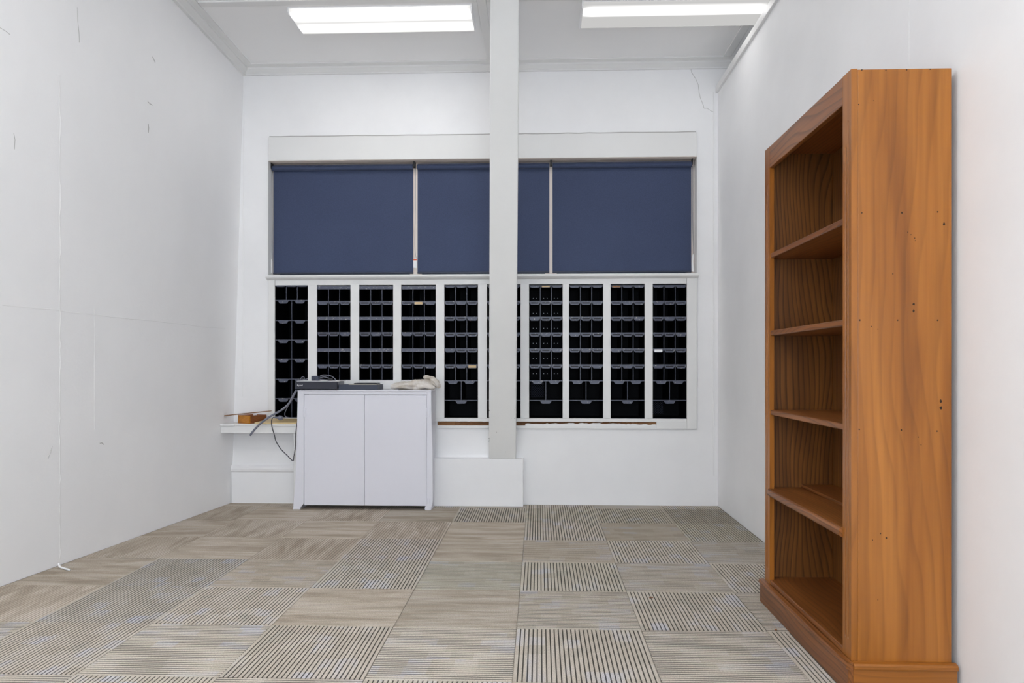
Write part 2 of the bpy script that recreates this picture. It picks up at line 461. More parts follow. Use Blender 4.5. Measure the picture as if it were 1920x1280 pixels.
for r in range(-3, 7):
    for c in range(-6, 3):
        cx, cy = -.09 + T * (c + .5), 2.47 + T * (r + .5)
        if cx + HT < wl_bottom(cy) + .05 or cy - HT > YB - .01: continue
        d = FIX.get((c, r), 'V' if (c + r) % 2 == 0 else 'H')
        soft = (c, r) in SOFT or (c <= -4 and r >= 1 and (c, r) not in ((-4, 1), (-4, 2)))
        me = ME_soft if soft else ME_rib
        rot = 0 if d == 'V' else math.pi / 2
        cut = []
        if cx - HT < max(wl_bottom(cy - HT), wl_bottom(cy + HT)): cut.append((wl_co, wl_no))
        if cx + HT > XR: cut.append((Vector((XR - .002, 0, 0)), Vector((1, 0, 0))))
        if cy + HT > YB: cut.append((Vector((0, YB - .002, 0)), Vector((0, 1, 0))))
        if cut:
            bm = NB(); bm.from_mesh(me)
            mw = Matrix.Translation((cx, cy, 0)) @ Matrix.Rotation(rot, 4, 'Z'); mi = mw.inverted()
            for co, no in cut:
                bmesh.ops.bisect_plane(bm, geom=bm.verts[:] + bm.edges[:] + bm.faces[:], plane_co=mi @ co,
                                       plane_no=(mi.to_3x3() @ no), clear_outer=True)
            if not bm.faces: bm.free(); continue
            m2 = me.copy(); bm.to_mesh(m2); bm.free(); me = m2
        o = bpy.data.objects.new('carpet_tile', me); C.objects.link(o)
        o.parent = floor; o.location = Vector((cx, cy, random.uniform(-.0008, .0004))) - wpos(floor)
        o.rotation_euler = (0, 0, rot + random.uniform(-.002, .002))
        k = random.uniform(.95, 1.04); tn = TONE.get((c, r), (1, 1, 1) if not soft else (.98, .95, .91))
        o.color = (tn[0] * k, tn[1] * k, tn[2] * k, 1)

# ------------------------------------------------------------------ the joinery on the back wall: window over pigeonholes
window = struct('window_1', (lambda b: (box(b, X(503, YF), X(1307, YF), YF, YB, Z(297, YF), Z(252.5, YF)), b)[1])(NB()), M_trim, bevel=.002)
window['label'] = 'wide white window and pigeonhole frame filling the back wall'
WZ_S, WZ_A = Z(514, YF), Z(521, YF)
for pa_, pb_ in ((503, 515), (1288, 1307)):
    bx('frame_stile', M_trim, window, X(pa_, YF), X(pb_, YF), YF, YB + .1, Z(803, YF), WZ_S - .037, bevel=.002)
for xa_ in (OX0 + .0005, X(1307, YF) - .0005):
    bx('reveal_lining', M_trim, window, xa_, xa_ + .0045, YF, YB + .14, WZ_S - .001, OZ1 - .0025)
bx('head_soffit', M_cream, window, X(503, YF), X(1307, YF), YF + .004, YB + .13, OZ1 - .002, OZ1 + .012)
bx('window_head', M_cream, window, X(503, YF), X(1307, YF), YB + .10, YB + .14, OZ1 - .035, OZ1 - .001)
# sill with a rounded nose and an apron
bm = NB(); zs = WZ_S; pr = [(YB + .17, zs), (YF - .018, zs), (YF - .027, zs - .006), (YF - .030, zs - .014), (YF - .027, zs - .022), (YF - .018, zs - .028), (YF - .006, zs - .032), (YF, zs - .036), (YB + .17, zs - .036)]
prism(bm, pr, X(500, YF), X(1309, YF), 'x'); obj('sill', bm, M_trim, window, smooth=False)
bx('apron_rail', M_trim, window, X(515.2, YF), X(1287.8, YF), YF + .006, YB + .08, Z(533, YF), zs - .037, bevel=.002)
ZB = Z(784, YF)
bx('bottom_rail', M_trim, window, X(515.2, YF), X(1287.8, YF), YF + .004, YB + .05, Z(790, YF), ZB, bevel=.002)
bx('bottom_moulding', M_trim, window, X(820, YF), X(1231, YF), YF, YB, Z(803, YF), Z(797.5, YF), bevel=.002)
bx('bottom_moulding', M_trim, window, X(1231, YF), X(1287.8, YF), YF - .001, YB, Z(803, YF), Z(789.5, YF), bevel=.003)
# torn, bare timber where the ledge was pulled off
bm = NB(); n = 90; zt, zb = Z(790.3, YF), Z(797.2, YF); prev = None
x0, x1 = X(820, YF), X(1231, YF)
for i in range(n + 1):
    x = x0 + (x1 - x0) * i / n; j = random.uniform(-.004, .006)
    a = [bm.verts.new((x, YB - .001 + random.uniform(-.004, .003), zt)), bm.verts.new((x, YB - .004 - random.uniform(0, .008), (zt + zb) / 2 + j)), bm.verts.new((x, YB - .003 - random.uniform(0, .010), zb - .001))]
    if prev:
        for k in range(2): bm.faces.new((prev[k], prev[k + 1], a[k + 1], a[k]))
    prev = a
obj('torn_ledge_timber', bm, W_raw, window)
bm = NB(); prev = None; xa, xb_ = X(985, YF), X(1232, YF)   # white paint skin left on the lower half of the tear
for i in range(61):
    x = xa + (xb_ - xa) * i / 60; k = i / 60
    a = [bm.verts.new((x, YF + .004, zb - .002)), bm.verts.new((x, YF + .005, zb + .003 + (zt - zb) * min(.62, max(.05, .55 - .45 * abs(k - .45) + random.uniform(-.18, .12)))))]
    if prev: bm.faces.new((prev[0], prev[1], a[1], a[0]))
    prev = a
obj('paint_skin', bm, M_trim, window)
# mullions between the racks
COLS = [(515, 577), (594, 657), (673, 737), (752, 817), (833, 896), (913, 976), (992, 1055), (1067, 1131), (1145, 1209), (1224, 1288)]
edges = [512] + [v for c in COLS for v in c] + [1298]
for i in range(2, len(edges) - 2, 2):
    a, b = edges[i], edges[i + 1]
    bx('mullion', M_trim, window, X(a, YF), X(b, YF), YF + (.002 if 0 < i < len(edges) - 2 else .003), YB + .06, ZB + .0005, Z(531.5, YF), bevel=.0015)
bx('lower_panel', M_trim, window, X(577.3, YF), X(832.7, YF), YF + .008, YB + .05, ZB + .001, Z(713, YF), bevel=.002)
# the window behind the blinds
YBl = 5.70
YW = YBl + .012
for px in (779, 1033):
    bx('window_mullion', M_cream, window, X(px, YW) - .045, X(px, YW) + .045, YW, YW + .05, WZ_S, OZ1 - .036, bevel=.004)
for px in (514, 1295):
    bx('window_mullion', M_cream, window, X(px, YW) - .03, X(px, YW) + .03, YW, YW + .05, WZ_S, OZ1 - .036, bevel=.004)
pe = [X(516, YW) + .03, X(779, YW) - .045, X(779, YW) + .045, X(1033, YW) - .045, X(1033, YW) + .045, X(1293, YW) - .03]
for i in range(3):
    bx('pane', M_glass, window, pe[2 * i], pe[2 * i + 1], YW + .022, YW + .027, WZ_S, OZ1 - .036)

# ------------------------------------------------------------------ roller blinds
YBl = 5.70
def blind(x0, x1, label, brackets, chain_side):
    X0, X1 = X(x0, YBl), X(x1, YBl); zt, zb = Z(303, YBl), Z(512.5, YBl)
    t = thing('roller_blind', label, 'blind', ((X0 + X1) / 2, YBl, zb), 'roller blinds in the window')
    bx('blind_cloth', M_blind, t, X0, X1, YBl, YBl + .002, zb + .012, zt - .012)
    bm = NB(); cyl(bm, (X0, YBl - .017, zt - .042), (X1, YBl - .017, zt - .042), .020, 24); obj('roll', bm, M_blind, t, smooth=False)
    bm = NB(); cyl(bm, (X0, YBl, zb + .008), (X1, YBl, zb + .008), .008, 14); obj('bottom_bar', bm, M_slate, t)
    for b in brackets:
        mid = b > 0 and chain_side <= 0
        tk = .014 if mid else .005
        xx = X0 - .0055 if b < 0 else X1 + (.006 if mid else .0005)
        bm = NB(); prism(bm, [(YBl - .042, zt - .045), (YBl - .025, zt - .052), (YBl + .006, zt - .044), (YBl + .008, zt + .004), (YBl - .042, zt + .004)], xx, xx + tk, 'x')
        box(bm, xx - (.014 if mid else 0), xx + tk + (.014 if mid else 0), YBl - .045, YBl + .008, zt + .004, zt + .009)
        obj('bracket', bm, M_blackpl, t, bevel=.0015)
    if chain_side:
        xx = X0 - .006 if chain_side < 0 else X1 + .010
        for k, (dy, zl) in enumerate(((-.03, .30), (-.004, .30))):
            tube('pull_cord', [(xx, YBl + dy, zt - .05), (xx - .002, YBl + dy, zt - .35), (xx + (.003 if k else -.001), YBl + dy, zb + .18), (xx + .001, YBl + dy + (.01 if k == 0 else -.01), zb + .10)], .0016, M_grey if chain_side > 0 else M_metal, t, 6)
    return t, X0, X1, zt, zb
b1, a0, a1, zt, zb = blind(512.5, 775, 'navy roller blind at left, above the leftmost pigeonhole racks', (-1, 1), -1)
xx = X(779, YBl)
tg = bx('cord_tag', M_white, b1, xx - .0145, xx + .0125, YBl - .012, YBl - .010, Z(502, YBl), Z(484, YBl))
tg['label'] = 'white cord tag with an orange stripe'
bx('tag_stripe', M_orange, tg, xx - .0147, xx + .0127, YBl - .0125, YBl - .0121, Z(487.5, YBl), Z(485, YBl))
tube('pull_cord', [(xx + .004, YBl - .02, zt - .05), (xx + .003, YBl - .02, zt - .4), (xx - .001, YBl - .02, zt - .62), (xx + .002, YBl - .015, Z(473, YBl)), (xx + .008, YBl - .012, Z(484, YBl))], .0016, M_grey, b1, 6)
bx('tensioner', M_white, b1, a0 - .012, a0 - .003, YBl - .03, YBl - .015, Z(510, YBl), Z(484, YBl), bevel=.002)
b2 = blind(783, 1030, 'middle navy roller blind, partly hidden by the white post', (1,), 0)[0]
b3, a0, a1, zt, zb = blind(1036, 1296, 'navy roller blind at right, with white cord tensioner at its right edge', (1,), 1)
bm = NB(); xx = a1 + .010
prism(bm, [(xx - .010, Z(511, YBl)), (xx - .012, Z(500, YBl)), (xx - .009, Z(482, YBl)), (xx + .004, Z(478, YBl)), (xx + .006, Z(484, YBl)), (xx - .002, Z(492, YBl)), (xx, Z(500, YBl)), (xx + .008, Z(505, YBl)), (xx + .004, Z(512, YBl))], YBl - .03, YBl - .012)
obj('tensioner', bm, M_white, b3, bevel=.001)

# ------------------------------------------------------------------ pigeonhole racks
YP, YD = YF + .012, YF + .33
ROW7 = [535, 564.3, 594, 623.7, 653.5, 683.5, 713.5, 750.5, 785]
def holder(rack, xc, w, ztop, h, full, mat_=None):
    """label holder: a plate with clipped lower corners and a raised rim, hung from the shelf edge"""
    t = .003; c = min(.012, w * .18); x0, x1 = xc - w / 2, xc + w / 2
    y1 = YP - .0005; y0 = y1 - t
    bm = NB(); zb = ztop - h
    prism(bm, [(x0, ztop), (x0, ztop - h * .35), (x0 + c, zb), (x1 - c, zb), (x1, ztop - h * .35), (x1, ztop)], y0, y1)
    r = .0035
    box(bm, x0 + .002, x1 - .002, y0 - .003, y0, ztop - r, ztop)
    box(bm, x0 + c, x1 - c, y0 - .003, y0, zb, zb + r)
    for s, xa, xb2 in ((0, x0 + .001, x0 + c), (1, x1 - .001, x1 - c)):
        prism(bm, [(xa, ztop - r), (xa, ztop - h * .35), (xb2, zb), (xb2 + (.004 if s == 0 else -.004), zb), (xa + (.004 if s == 0 else -.004), ztop - h * .35), (xa + (.004 if s == 0 else -.004), ztop - r)], y0 - .003, y0)
    o = obj('label_holder', bm, mat_ or M_holder, rack)
    return o, y0
def rack(i, label, rows, bays, flat=(), cards=(), slots=None):
    """rows: pixel heights of the shelf lines; bays: compartments in every row"""
    xa, xb3 = X(COLS[i][0], YF), X(COLS[i][1], YF)
    zs = [Z(r, YF, sum(COLS[i]) / 2) for r in rows]
    t = thing('pigeonhole_rack', label, 'pigeonholes', ((xa + xb3) / 2, YP + .15, zs[-1]), 'black pigeonhole racks')
    bm = NB()
    box(bm, xa - .006, xa + .002, YP, YD, zs[-1], zs[0] + .008); box(bm, xb3 - .002, xb3 + .006, YP, YD, zs[-1], zs[0] + .008)
    box(bm, xa - .006, xb3 + .006, YD, YD + .006, zs[-1], zs[0] + .008)
    obj('casing', bm, M_rack, t)
    for k, z in enumerate(zs):
        bx('shelf', [M_edge] if k not in () else M_edge, t, xa + .001, xb3 - .001, YP, YP + .004, z - .0045, z + .0025)
        bx('shelf', M_rack, t, xa + .001, xb3 - .001, YP + .004, YD, z - .0035, z + .0015)
    for k in range(len(rows) - 1):
        nb = bays[k]; w = (xb3 - xa) / nb
        for b in range(1, nb):
            x = xa + w * b
            bm = NB(); box(bm, x - .0022, x + .0022, YP + .001, YP + .004, zs[k + 1] + .003, zs[k] - .005); 
            box(bm, x - .0018, x + .0018, YP + .004, YD, zs[k + 1] + .003, zs[k] - .005, 1)
            obj('divider', bm, [M_edge, M_rack], t)
        # holders hang from line k over compartments of row k
        if k in flat:
            fb = bx('label_rail', M_holder, t, xa + .002, xb3 - .002, YP - .004, YP - .0005, zs[k] - .024, zs[k] + .002, bevel=.001)
            bm = NB()
            for q in range(5):
                cx = xa + .02 + (xb3 - xa - .04) * q / 4; cyl(bm, (cx, YP - .0055, zs[k] - .011), (cx, YP - .004, zs[k] - .011), .0022, 8)
            obj('rivets', bm, M_metal, fb, kind='stuff'); continue
        for b in range(nb):
            xc = xa + w * (b + .5)
            hw, hh = (w * .95, .030) if nb == 3 else (min(w * .62, .085), .027)
            zt_ = zs[k] + .002
            if k == 0 and nb == 3: hh = .017
            if k == 0 and i == 0: hh = .012
            o, y0 = holder(t, xc, hw, zt_, hh, nb == 3)
            cd = dict(((kk, bb), m) for kk, bb, m in cards).get((k, b))
            if cd: bx('label_card', cd, o, xc - hw * .36, xc + hw * .36, y0 - .0042, y0 - .0032, zt_ - hh * .86, zt_ - hh * .22)
            elif nb == 3 and k and (b * 7 + k * 5 + i * 3) % 4: bx('label_slot', M_slot, o, xc - hw * .34, xc + hw * .34, y0 - .0012, y0 - .0002, zt_ - hh * .62, zt_ - hh * .36)
    return t, xa, xb3, zs
M_yel = mat('yellowed_card', S(206, 180, 140), 0.8); M_brc = mat('brown_card', S(150, 108, 72), 0.8)
GR = [3, 3, 3, 3, 3, 3, 2, 1]
rack(0, 'leftmost black pigeonhole rack, wide two-bay rows under one three-bay row', [535, 562.5, 600, 637, 673, 710.5, 747, 783], [3, 2, 2, 2, 2, 2, 2])
sh = [536, 564.5, 594, 623, 653.5, 683.5, 712.5]
rack(1, 'second black pigeonhole rack from the left, above the black media box', sh, [3] * 6, (0, 2, 4))
rack(2, 'third black pigeonhole rack from the left, above the middle of the white cabinet', sh, [3] * 6, (0, 2, 4))
rack(3, 'fourth black pigeonhole rack from the left, above the crumpled cloth', sh, [3] * 6, (0, 2, 4), ((1, 1, M_yel),))
rack(4, 'black pigeonhole rack between the white cabinet and the post', ROW7, GR, (), ((5, 2, M_yel),))
rack(5, 'black pigeonhole rack mostly hidden behind the white post', ROW7, GR)
r7 = rack(6, 'first full black pigeonhole rack right of the post, with pairs of bright screw heads inside', ROW7, GR, (), ((0, 1, M_yel),))
rack(7, 'second full black pigeonhole rack right of the post', ROW7, GR)
rack(8, 'second black pigeonhole rack from the right, brown scrap at its top left', ROW7, GR, (), ((0, 0, M_brc),))
r10 = rack(9, 'rightmost black pigeonhole rack, one white label card in the middle', ROW7, GR, (), ((4, 0, M_white),))
bm = NB()
for k in range(6):
    for b in range(3):
        w = (r7[2] - r7[1]) / 3; xc = r7[1] + w * (b + .5); z = (r7[3][k] * .42 + r7[3][k + 1] * .58)
        for s in (-1, 1): cyl(bm, (xc + s * .014, YD - .004, z), (xc + s * .014, YD, z), .003, 6)
obj('screw_heads', bm, M_metal, r7[0], kind='stuff')
def grille(rk, xa, xb4, za, zb_):
    bm = NB(); y = YD - .02; n = 6; W, H = xb4 - xa, zb_ - za
    for k in range(-n, n + 1):
        for s in (1, -1):
            p = []
            for u in (0.0, 1.0):
                p.append((u, (k / n + u) if s > 0 else (k / n + 1 - u)))
            (u0, v0), (u1, v1) = p; q = []
            for v in (0.0, 1.0):
                if (v0 - v) * (v1 - v) < 0: uu = (v - v0) / (v1 - v0); q.append((uu, v))
            for uu, vv in ((u0, v0), (u1, v1)):
                if 0 <= vv <= 1: q.append((uu, vv))
            if len(q) >= 2: cyl(bm, (xa + W * q[0][0], y + .002 * s, za + H * q[0][1]), (xa + W * q[1][0], y + .002 * s, za + H * q[1][1]), .0016, 5)
    obj('wire_grille', bm, M_edge, rk)
grille(r10[0], r10[1] + .01, r10[1] + .13, r10[3][8] + .02, r10[3][7] - .01)
grille(r7[0], r7[1] + .01, (r7[1] + r7[2]) / 2 - .012, r7[3][7] + .012, r7[3][6] - .012)

# ------------------------------------------------------------------ post on its plinth
YPL = 5.545; zpl = Z(860, YPL, 945)
plinth = struct('trim_1', (lambda b: (box(b, X(812, YPL), X(981, YPL), YPL, YB, 0, zpl), b)[1])(NB()), M_wall, bevel=.004)
plinth['label'] = 'low white boxed plinth under the post'
pa, pb = at(916.5, 860, YPL + .004), at(967, 860, YPL + .004)
ta, tb = atz(919, -5, ZC), atz(973, -5, ZC)
bm = NB(); d0, d1 = .078, .10
A = [bm.verts.new(v) for v in ((pa.x, pa.y, zpl), (pb.x, pb.y, zpl), (pb.x, pb.y + d0, zpl), (pa.x, pa.y + d0, zpl))]
yt = (ta.y + tb.y) / 2
B = [bm.verts.new(v) for v in ((ta.x, yt, ZC), (tb.x, yt, ZC), (tb.x, yt + d1, ZC), (ta.x, yt + d1, ZC))]
bm.faces.new(A[::-1]); bm.faces.new(B)
for i in range(4): bm.faces.new((A[i], A[(i + 1) % 4], B[(i + 1) % 4], B[i]))
post = obj('support_post', bm, M_post, None, bevel=.005)
tag(post, 'white square support post standing on the low boxed plinth, reaching the ceiling', 'post')
# chipped spots low on the post
bm = NB()
for px, py, s in ((917.5, 769, 2.2), (926, 780, 1.2), (934, 783, 1.5), (965, 784, 1.8), (965, 767, 1.6), (931, 810, 1.4), (917, 822, 2.4), (917, 826, 2.0), (948, 847, .9), (917, 782, 1.3), (952, 765, .8), (959, 784, 1.0)):
    k = (860 - py) / 865; y = (pa.y * (1 - k) + yt * k)
    # find the point on the slanting front face
    k = (at(px, py, 5.5).z - zpl) / (ZC - zpl); y = pa.y * (1 - k) + yt * k
    p = at(px, py, y); r = s * .0016; m = 7
    vs = [bm.verts.new((p.x + r * random.uniform(.5, 1.1) * math.cos(6.283 * q / m), y - .0012 - .0, p.z + 1.6 * r * random.uniform(.5, 1.1) * math.sin(6.283 * q / m))) for q in range(m)]
    bm.faces.new(vs)
    vb = [bm.verts.new((v.co.x, v.co.y + .003, v.co.z)) for v in vs]
    for q in range(m): bm.faces.new((vs[q], vs[(q + 1) % m], vb[(q + 1) % m], vb[q]))
obj('paint_chips', bm, M_chip, post, kind='stuff')

# ------------------------------------------------------------------ left shelf, baseboard
YS = 5.42; zsh = Z(795, YS, 480); xs1 = X(556, YS)
def wlx(y, z): return wl(y, z) + .001
xs0 = wlx(YS, zsh)
shelf = thing('wall_shelf', 'white painted wall shelf in the left corner, beside the cabinet', 'shelf', ((xs0 + xs1) / 2, 5.5, zsh - .07))
def slab(name, y0, y1, z0, z1, x1, m=M_trim, bevel=.002):
    bm = NB(); v = box(bm, 0, x1, y0, y1, z0, z1)
    for q in v:
        if q.co.x == 0: q.co.x = wlx(q.co.y, q.co.z)
    return obj(name, bm, m, shelf, bevel=bevel)
slab('shelf_board', YS, YB - .021, zsh - .012, zsh, xs1 + .05)
slab('front_apron', YS + .006, YS + .024, Z(812, YS, 480), zsh - .0125, xs1 + .05)
bx('front_edge', M_trim, shelf, X(511, YS), xs1 + .04, YS - .008, YS - .0005, zsh - .014, zsh + .001, bevel=.002)
slab('end_cleat', YS - .008, YS - .0005, zsh - .014, zsh + .004, X(440, YS))
bx('shelf_leg', M_trim, shelf, X(550, 5.44), X(559, 5.44), 5.44, 5.50, 0, Z(812, YS, 480) - .0005, bevel=.003)
bm = NB(); hb = Z(872, YB - .03, 500); pr = [(YB, hb), (YB - .012, hb), (YB - .026, hb - .012), (YB - .030, hb - .030), (YB - .026, hb - .046), (YB - .016, hb - .056), (YB - .016, .0), (YB, 0)]
prism(bm, pr, wl(YB, .2) - .0, X(553, YB), 'x'); struct('baseboard_back', bm, M_wall)

# ------------------------------------------------------------------ cabinet
YC = 5.38; zc = Z(731, YC, 680); xc0, xc1 = X(558, YC), X(808.5, YC)
cab = thing('cabinet', 'white painted two-door cabinet standing before the pigeonholes', 'cabinet', ((xc0 + xc1) / 2, 5.5, 0))
def pz(px, py): p = at(px, py, YC); return (p.x, max(p.z, 0.0))
bm = NB(); prism(bm, [pz(558, 731), pz(556.5, 810), pz(553.5, 900), pz(549.5, 950), pz(548.5, 962), pz(563, 962), pz(563.5, 951), pz(569.6, 944), pz(569.9, 800), pz(569.9, 731)], YC, YC + .035)
obj('leg_stile', bm, M_cab, cab, bevel=.003)
bm = NB(); prism(bm, [pz(800.1, 731), pz(800.1, 800), pz(799.8, 944), pz(796, 953), pz(797, 962), pz(808, 962), pz(811.5, 940), pz(811, 850), pz(809, 780), pz(808.5, 731)], YC, YC + .035)
obj('leg_stile', bm, M_cab, cab, bevel=.003)
bx('cabinet_top', M_cab, cab, xc0 - .002, xc1 + .002, YC - .002, 5.60, zc - .014, zc, bevel=.003)
bx('top_rail', M_cab, cab, X(569.7, YC), X(800.3, YC), YC, YC + .03, Z(739.5, YC, 680), zc - .0145)
bx('side_panel', M_cab, cab, xc0, xc0 + .02, YC + .0355, 5.60, 0, zc - .0145)
bx('side_panel', M_cab, cab, xc1 - .02, xc1, YC + .0355, 5.60, 0, zc - .0145)
bx('cabinet_back', M_cab, cab, xc0 + .0205, xc1 - .0205, 5.585, 5.60, .05, zc - .0145)
bx('cabinet_floor', M_cab, cab, xc0 + .0205, xc1 - .0205, YC + .04, 5.584, .045, .06)
for a, b, yt_, hx in ((570.3, 682.9, 740.0, 569), (683.5, 799.6, 740.6, 800.6)):
    d = bx('door', M_cab, cab, X(a, YC), X(b, YC), YC + .001, YC + .02, Z(947.5, YC, 680), Z(yt_, YC, 680), bevel=.0015)
    for z in (Z(773, YC, 680),) + ((Z(938, YC, 680),) if hx > 700 else ()):
        hh = .034 if z > .4 else .016
        bm = NB(); xh = X(hx, YC)
        for s in (-1, 1):
            xo = xh + s * .011
            box(bm, xo - .009, xo + .009, YC - .005, YC + .0005, z - hh, z + hh)
            for q in (-.6, 0, .6):
                cyl(bm, (xo + s * .001, YC - .0065, z + q * hh), (xo + s * .001, YC - .005, z + q * hh), .0028, 8)
        cyl(bm, (xh, YC - .004, z - hh - .003), (xh, YC - .004, z + hh + .003), .0035, 8)
        obj('hinge', bm, M_cab, d)
zcab = zc

# ------------------------------------------------------------------ things on the cabinet
rx0, rx1 = X(552.5, YC - .02), X(632, YC - .02)
yr0, yr1 = YC - .02, 5.575
zr0, zr1 = zcab + .006, zcab + .064
rec = thing('media_box', 'black media box with a small pale logo at the cabinet\'s left end', 'electronics', ((rx0 + rx1) / 2, 5.47, zcab))
bx('front_panel', M_darkgrey, rec, rx0, rx1, yr0, yr0 + .02, zr0, zr1, bevel=.004)
bx('case', M_metal, rec, rx0 + .004, rx1 - .004, yr0 + .0205, yr1, zr0 + .004, zr1 - .002, bevel=.002)
for fx in (rx0 + .045, rx1 - .03):
    for fy in (yr0 + .045, yr1 - .03):
        bm = NB(); cyl(bm, (fx, fy, zcab), (fx, fy, zr0 + .0045), .012, 12); obj('foot', bm, M_blackpl, rec)
cu = bpy.data.curves.new('logo', 'FONT'); cu.body = 'Ryatel'; cu.size = .017; cu.extrude = .0003
cu.materials.append(M_white)
tmp = bpy.data.objects.new('logo_text', cu); C.objects.link(tmp)
bpy.context.view_layer.update()
lme = bpy.data.meshes.new_from_object(tmp.evaluated_get(bpy.context.evaluated_depsgraph_get()))
bpy.data.objects.remove(tmp)
lg = bpy.data.objects.new('logo', lme); C.objects.link(lg); lg.parent = rec; lg['kind'] = 'stuff'
lg.location = Vector((rx0 + .018, yr0 - .0006, zr0 + .024)) - wpos(rec); lg.rotation_euler = (math.pi / 2, 0, 0)
sheet = bx('paper_sheet', M_white, None, rx0 + .012, rx1 + .012, yr0 + .012, yr1 - .01, zr1 + .0002, zr1 + .0035)
tag(sheet, 'white paper sheet lying on top of the black media box', 'paper')
za = zr1 + .0036
ad = thing('power_adapter', 'small dark cube power adapter on the white paper sheet', 'adapter', (X(590, 5.43), 5.44, za))
ax0, ax1 = X(583.5, 5.42), X(597, 5.42)
bx('body', M_slate, ad, ax0, ax1, 5.42, 5.475, za, za + .036, bevel=.003)
bm = NB(); prism(bm, [(ax0 + .018, za + .006), (ax0 + .022, za + .006), (ax0 + .032, za + .018), (ax0 + .028, za + .018)], 5.4185, 5.4205); obj('grip_mark', bm, M_blackpl, ad)
def PX(l, Y0): return [at(a, b, Y0 if len(q) == 0 else q[0]) for a, b, *q in l]
cl = thing('coiled_cable', 'grey looped cable with dark connector beside the power adapter', 'cable', (X(612, 5.44), 5.45, za))
def zfl(p, lo): return Vector((p.x, p.y, max(p.z, lo)))
tube('cable_loop', [zfl(v, za + .004) for v in PX([(597.5, 708, 5.46), (603, 703.5, 5.46), (612, 703), (620, 704.5), (626, 708), (629, 713), (622, 713), (610, 712), (602, 711), (598, 712)], 5.45)], .0036, M_grey, cl)
tube('cable_loop', [zfl(v, za + .004) for v in PX([(598, 709, 5.44), (606, 706.5), (613, 707.5), (618, 710), (624, 713)], 5.44)], .003, M_grey, cl)
bx('connector', M_blackpl, cl, X(614, 5.43), X(623, 5.43), 5.432, 5.448, za, za + .022, bevel=.003)
tube('cable_loop', [zfl(v, za + .004) for v in PX([(563, 711), (566, 707), (569, 706), (571, 709), (569, 712), (574, 711), (577, 709)], 5.5)], .0028, M_grey, cl)

tx0, tx1 = X(634.5, YC + .0), X(708, YC)
tr = thing('shallow_box', 'dark slate shallow box with paper and lid on the cabinet', 'box', ((tx0 + tx1) / 2, 5.46, zcab))
ty0, ty1, tz = YC + .005, 5.57, zcab + .039
bx('bottom', M_slate, tr, tx0, tx1, ty0, ty1, zcab, zcab + .004)
bx('side_wall', M_slate, tr, tx0, tx1, ty0, ty0 + .006, zcab + .0041, tz, bevel=.001); bx('side_wall', M_slate, tr, tx0, tx1, ty1 - .006, ty1, zcab + .0041, tz, bevel=.001)
bx('side_wall', M_slate, tr, tx0, tx0 + .006, ty0 + .0061, ty1 - .0061, zcab + .0041, tz, bevel=.001); bx('side_wall', M_slate, tr, tx1 - .006, tx1, ty0 + .0061, ty1 - .0061, zcab + .0041, tz, bevel=.001)
M_ppr = mat('cream_paper', S(222, 212, 190), 0.8)
p = bx('paper', M_ppr, None, tx0 + .07, tx1 - .012, ty0 + .02, ty1 - .02, tz + .0003, tz + .0028); tag(p, 'cream paper lying across the dark shallow box', 'paper')
p = bx('folder', M_blackpl, None, tx0 + .10, tx1 - .02, ty0 + .06, ty1 - .015, tz + .0032, tz + .011, bevel=.001); tag(p, 'thin black folder lying on the cream paper', 'folder')

# crumpled cloth: two rolled folds of one sheet
bm = NB()
def fold_tube(path, rad, seed, lobes, n=28, sub=7):
    rr = random.Random(seed); P = [Vector(q) for q in path]; pts = []
    for i in range(len(P) - 1):
        p0, p1, p2, p3 = P[max(i - 1, 0)], P[i], P[i + 1], P[min(i + 2, len(P) - 1)]
        for k in range(sub):
            t = k / sub
            pts.append((0.5 * ((2 * p1) + (p2 - p0) * t + (2 * p0 - 5 * p1 + 4 * p2 - p3) * t * t + (3 * p1 - p0 - 3 * p2 + p3) * t ** 3), (i + t)))
    pts.append((P[-1], len(P) - 1)); prev = None; ph = [rr.uniform(0, 6.28) for _ in range(6)]
    for i, (p, u) in enumerate(pts):
        d = (pts[min(i + 1, len(pts) - 1)][0] - pts[max(i - 1, 0)][0]).normalized()
        side = Vector((0, 1, 0)); side = (side - d * side.dot(d)).normalized(); up = d.cross(side)
        if up.z < 0: up = -up
        k = int(min(u, len(rad) - 1.001)); fr = u - k
        ra = [rad[k][j] * (1 - fr) + rad[k + 1][j] * fr for j in (0, 1)]
        ring = []
        for q in range(n):
            a = 6.283 * q / n
            m = 1 + .13 * math.sin(lobes * a + ph[0] + u * 1.7) + .09 * math.sin((lobes + 3) * a + ph[1] - u * 2.3) + .06 * rr.uniform(-1, 1) + .07 * math.sin(4.1 * u + ph[2] + 2 * a)
            v = p + side * (math.cos(a) * ra[0] * m) + up * (math.sin(a) * ra[1] * m)
            v.z = max(v.z, zcab + .001); ring.append(bm.verts.new(v))
        if prev:
            for q in range(n): bm.faces.new((prev[q], prev[(q + 1) % n], ring[(q + 1) % n], ring[q]))
        else: bm.faces.new(ring[::-1])
        prev = ring
    bm.faces.new(prev)
yk = 5.46
def cp(px, py, y=yk): return at(px, py, y)
fold_tube([cp(734, 727), cp(740, 724), cp(755, 723), cp(772, 722), cp(788, 721), cp(802, 721), cp(811, 724)], [(.02, .010), (.055, .022), (.07, .030), (.07, .034), (.075, .038), (.07, .036), (.03, .016)], 3, 3)
fold_tube([cp(794, 706.5), cp(797, 707), cp(805, 707.5), cp(812, 710), cp(817, 715), cp(820, 721), cp(821, 727)], [(.014, .008), (.028, .016), (.030, .014), (.034, .016), (.036, .018), (.03, .018), (.02, .012)], 11, 3, 24)
